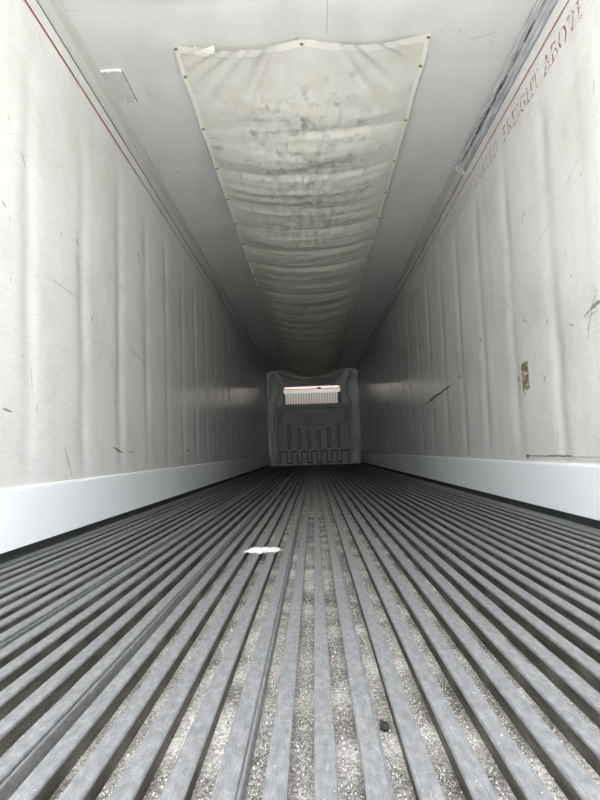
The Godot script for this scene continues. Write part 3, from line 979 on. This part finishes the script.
# ---------------------------------------------------------------- scene
func _ready() -> void:
	# camera, sky, exposure
	var cam := Camera3D.new()
	cam.name = "camera"
	cam.keep_aspect = Camera3D.KEEP_HEIGHT
	cam.fov = rad_to_deg(2.0 * atan(400.0 / 600.0))
	cam.near = 0.02
	cam.far = 200.0
	add_child(cam)
	var a := Vector3(14.0, -50.0, -600.0).normalized()       # the trailer's axis in the camera's frame
	var roll := deg_to_rad(1.95)
	var r := Vector3(cos(roll), sin(roll), 0)
	r = (r - a * a.dot(r)).normalized()
	var u := (-a).cross(r)
	cam.transform = Transform3D(Basis(Vector3(r.x, u.x, -a.x), Vector3(r.y, u.y, -a.y), Vector3(r.z, u.z, -a.z)), Vector3(0, EYE, 0))
	cam.current = true
	var we := WorldEnvironment.new()
	we.name = "environment"
	var env := Environment.new()
	var sky := Sky.new()
	var sm := ProceduralSkyMaterial.new()
	sm.sky_top_color = Color(0.97, 0.98, 1.0)
	sm.sky_horizon_color = Color(0.69, 0.70, 0.71)
	sm.sky_curve = 0.3
	sm.ground_bottom_color = Color(0.42, 0.42, 0.42)
	sm.ground_horizon_color = Color(0.52, 0.52, 0.52)
	sm.sun_angle_max = 0.0
	sm.energy_multiplier = 1.0
	sky.sky_material = sm
	env.background_mode = Environment.BG_SKY
	env.sky = sky
	env.tonemap_mode = Environment.TONE_MAPPER_LINEAR
	env.tonemap_exposure = 11.3
	env.sdfgi_enabled = true
	env.ssao_enabled = true
	env.ssil_enabled = true
	we.environment = env
	add_child(we)

	# sun over the yard, from beside and ahead of the trailer, so none of it falls in through the door
	var sun := DirectionalLight3D.new()
	sun.name = "sun"
	sun.light_energy = 1.8
	sun.light_color = Color(1.0, 0.99, 0.975)
	sun.light_angular_distance = 0.6
	sun.shadow_enabled = true
	add_child(sun)
	sun.look_at_from_position(Vector3.ZERO, Vector3(0.5, -0.85, 0.3))

	noise_a.seed = 3
	noise_a.frequency = 0.05
	noise_a.noise_type = FastNoiseLite.TYPE_SIMPLEX_SMOOTH
	noise_b.seed = 8
	noise_b.frequency = 0.05
	noise_b.noise_type = FastNoiseLite.TYPE_SIMPLEX_SMOOTH

	# the yard outside the open door
	var yard := tool()
	box(yard, Vector3(-40, -1.6, -30), Vector3(40, -1.3, 40))
	structure(obj("floor_yard", yard.commit(), mat(Color(0.60, 0.60, 0.595), 0.9)), "pale concrete yard below the open trailer door", "yard")

	# shell
	var wl := build_wall(true)
	structure(wl, "scuffed white left wall liner with faint upright ripples", "wall")
	red_stripe(true, wl)
	var wr := build_wall(false)
	structure(wr, "scuffed white right wall liner with worn red lettering and a black scrape", "wall")
	red_stripe(false, wr)
	lettering(wr, "LOAD NO REFRIGERATED", 5.575, 3.80, 2.293, 0.097, 0.10, 0.75)
	lettering(wr, "FREIGHT", 3.685, 3.075, 2.293, 0.097, 0.12, 0.45)
	lettering(wr, "ABOVE", 3.015, 2.535, 2.293, 0.097, 0.14, 0.15)

	var cmesh := ArrayMesh.new()
	sheet(40, 420, func(s: float, t: float) -> Vector3:
		var d := lerpf(REAR, FRONT + 0.05, t)
		var x := lerpf(XL - 0.01, XR + 0.01, s)
		return Vector3(x, CEIL + ceil_wave(x, d), -d), cmesh, true)
	var cst := tool()
	box(cst, Vector3(XL - 0.08, CEIL + 0.015, -FRONT - 0.1), Vector3(XR + 0.08, CEIL + 0.09, -REAR))
	cst.commit(cmesh)
	var cw := 1024
	var chh := 2048
	var cim := Image.create(cw, chh, false, Image.FORMAT_RGB8)
	var n1 := noise_bytes(cw, chh, cw / 4, chh / 4, 0.02, 201, 4)
	var n2 := noise_bytes(cw, chh, cw, chh, 0.3, 202, 2)
	var cd := PackedByteArray()
	cd.resize(cw * chh * 3)
	for i in cw * chh:
		var v := 1.0 - 0.06 * maxf(0.0, n1[i] - 118) / 137.0 - 0.025 * (n2[i] - 128) / 128.0
		cd[i * 3] = int(218 * v)
		cd[i * 3 + 1] = int(218 * v)
		cd[i * 3 + 2] = int(215 * v)
	cim.set_data(cw, chh, false, Image.FORMAT_RGB8, cd)
	rng.seed = 66
	for k in 420:
		var p := Vector2(rng.randf_range(0, cw), rng.randf_range(0, chh))
		if k % 3:
			smudge(cim, p, Vector2(rng.randf_range(1, 6), rng.randf_range(1, 4)), Color(0.45, 0.43, 0.38), rng.randf_range(0.2, 0.6))
		else:
			scratch(cim, p, p + Vector2(rng.randf_range(-60, 60), rng.randf_range(-8, 8)), rng.randf_range(0.8, 1.6), Color(0.5, 0.49, 0.46), rng.randf_range(0.2, 0.5), 0.8)
	# a hairline joint along the middle near the door
	scratch(cim, Vector2(0.55 * cw, 0), Vector2(0.55 * cw, (3.06 - REAR) / (FRONT - REAR) * chh), 1.2, Color(0.35, 0.34, 0.32), 0.9, 0.4)
	var cmat := mat(Color.WHITE, 0.5)
	cmat.albedo_texture = texture(cim)
	cmesh.surface_set_material(0, cmat)
	cmesh.surface_set_material(1, mat(Color(0.85, 0.85, 0.84), 0.5))
	structure(obj("ceiling", cmesh, null), "grey-white ceiling liner with creases running across it", "ceiling")

	var fst := tool()
	box(fst, Vector3(XL - 0.08, -0.14, -FRONT - 0.13), Vector3(XR + 0.08, CEIL + 0.09, -FRONT - 0.05))
	structure(obj("wall_front", fst.commit(), mat(Color(0.90, 0.90, 0.89), 0.5)), "white front wall behind the bulkhead", "wall")
	build_floor()
	build_trims()
	build_chute()
	build_bulkhead()
	build_evaporator()
	build_front()
	build_patch()
	build_debris()
	for c in [[384.0, "flat dark clod of dirt lying near the open rear end of the floor", 0.092, 0.955, 0.010], [457.0, "smaller dark clod of dirt in a channel nearer the right wall", 0.33, 1.53, 0.006]]:
		var cl := obj("dirt_clod", sheet(14, 8, func(p: float, q: float) -> Vector3:
			var th := p * TAU
			var ph := q * PI
			var rr: float = c[4] * (1.0 + 0.5 * noise_a.get_noise_2d(cos(th) * 30.0 + c[0], sin(th) * 30.0 + q * 20.0))
			return Vector3(sin(ph) * cos(th) * rr * 0.7, (1.0 + cos(ph)) * rr * 0.4, sin(ph) * sin(th) * rr * 1.5)), mat(Color(0.17, 0.16, 0.15), 0.9))
		cl.position = Vector3(c[2], -0.0305, -c[3])
		tag(cl, c[1], "dirt clod", "dirt clods in the floor channels")
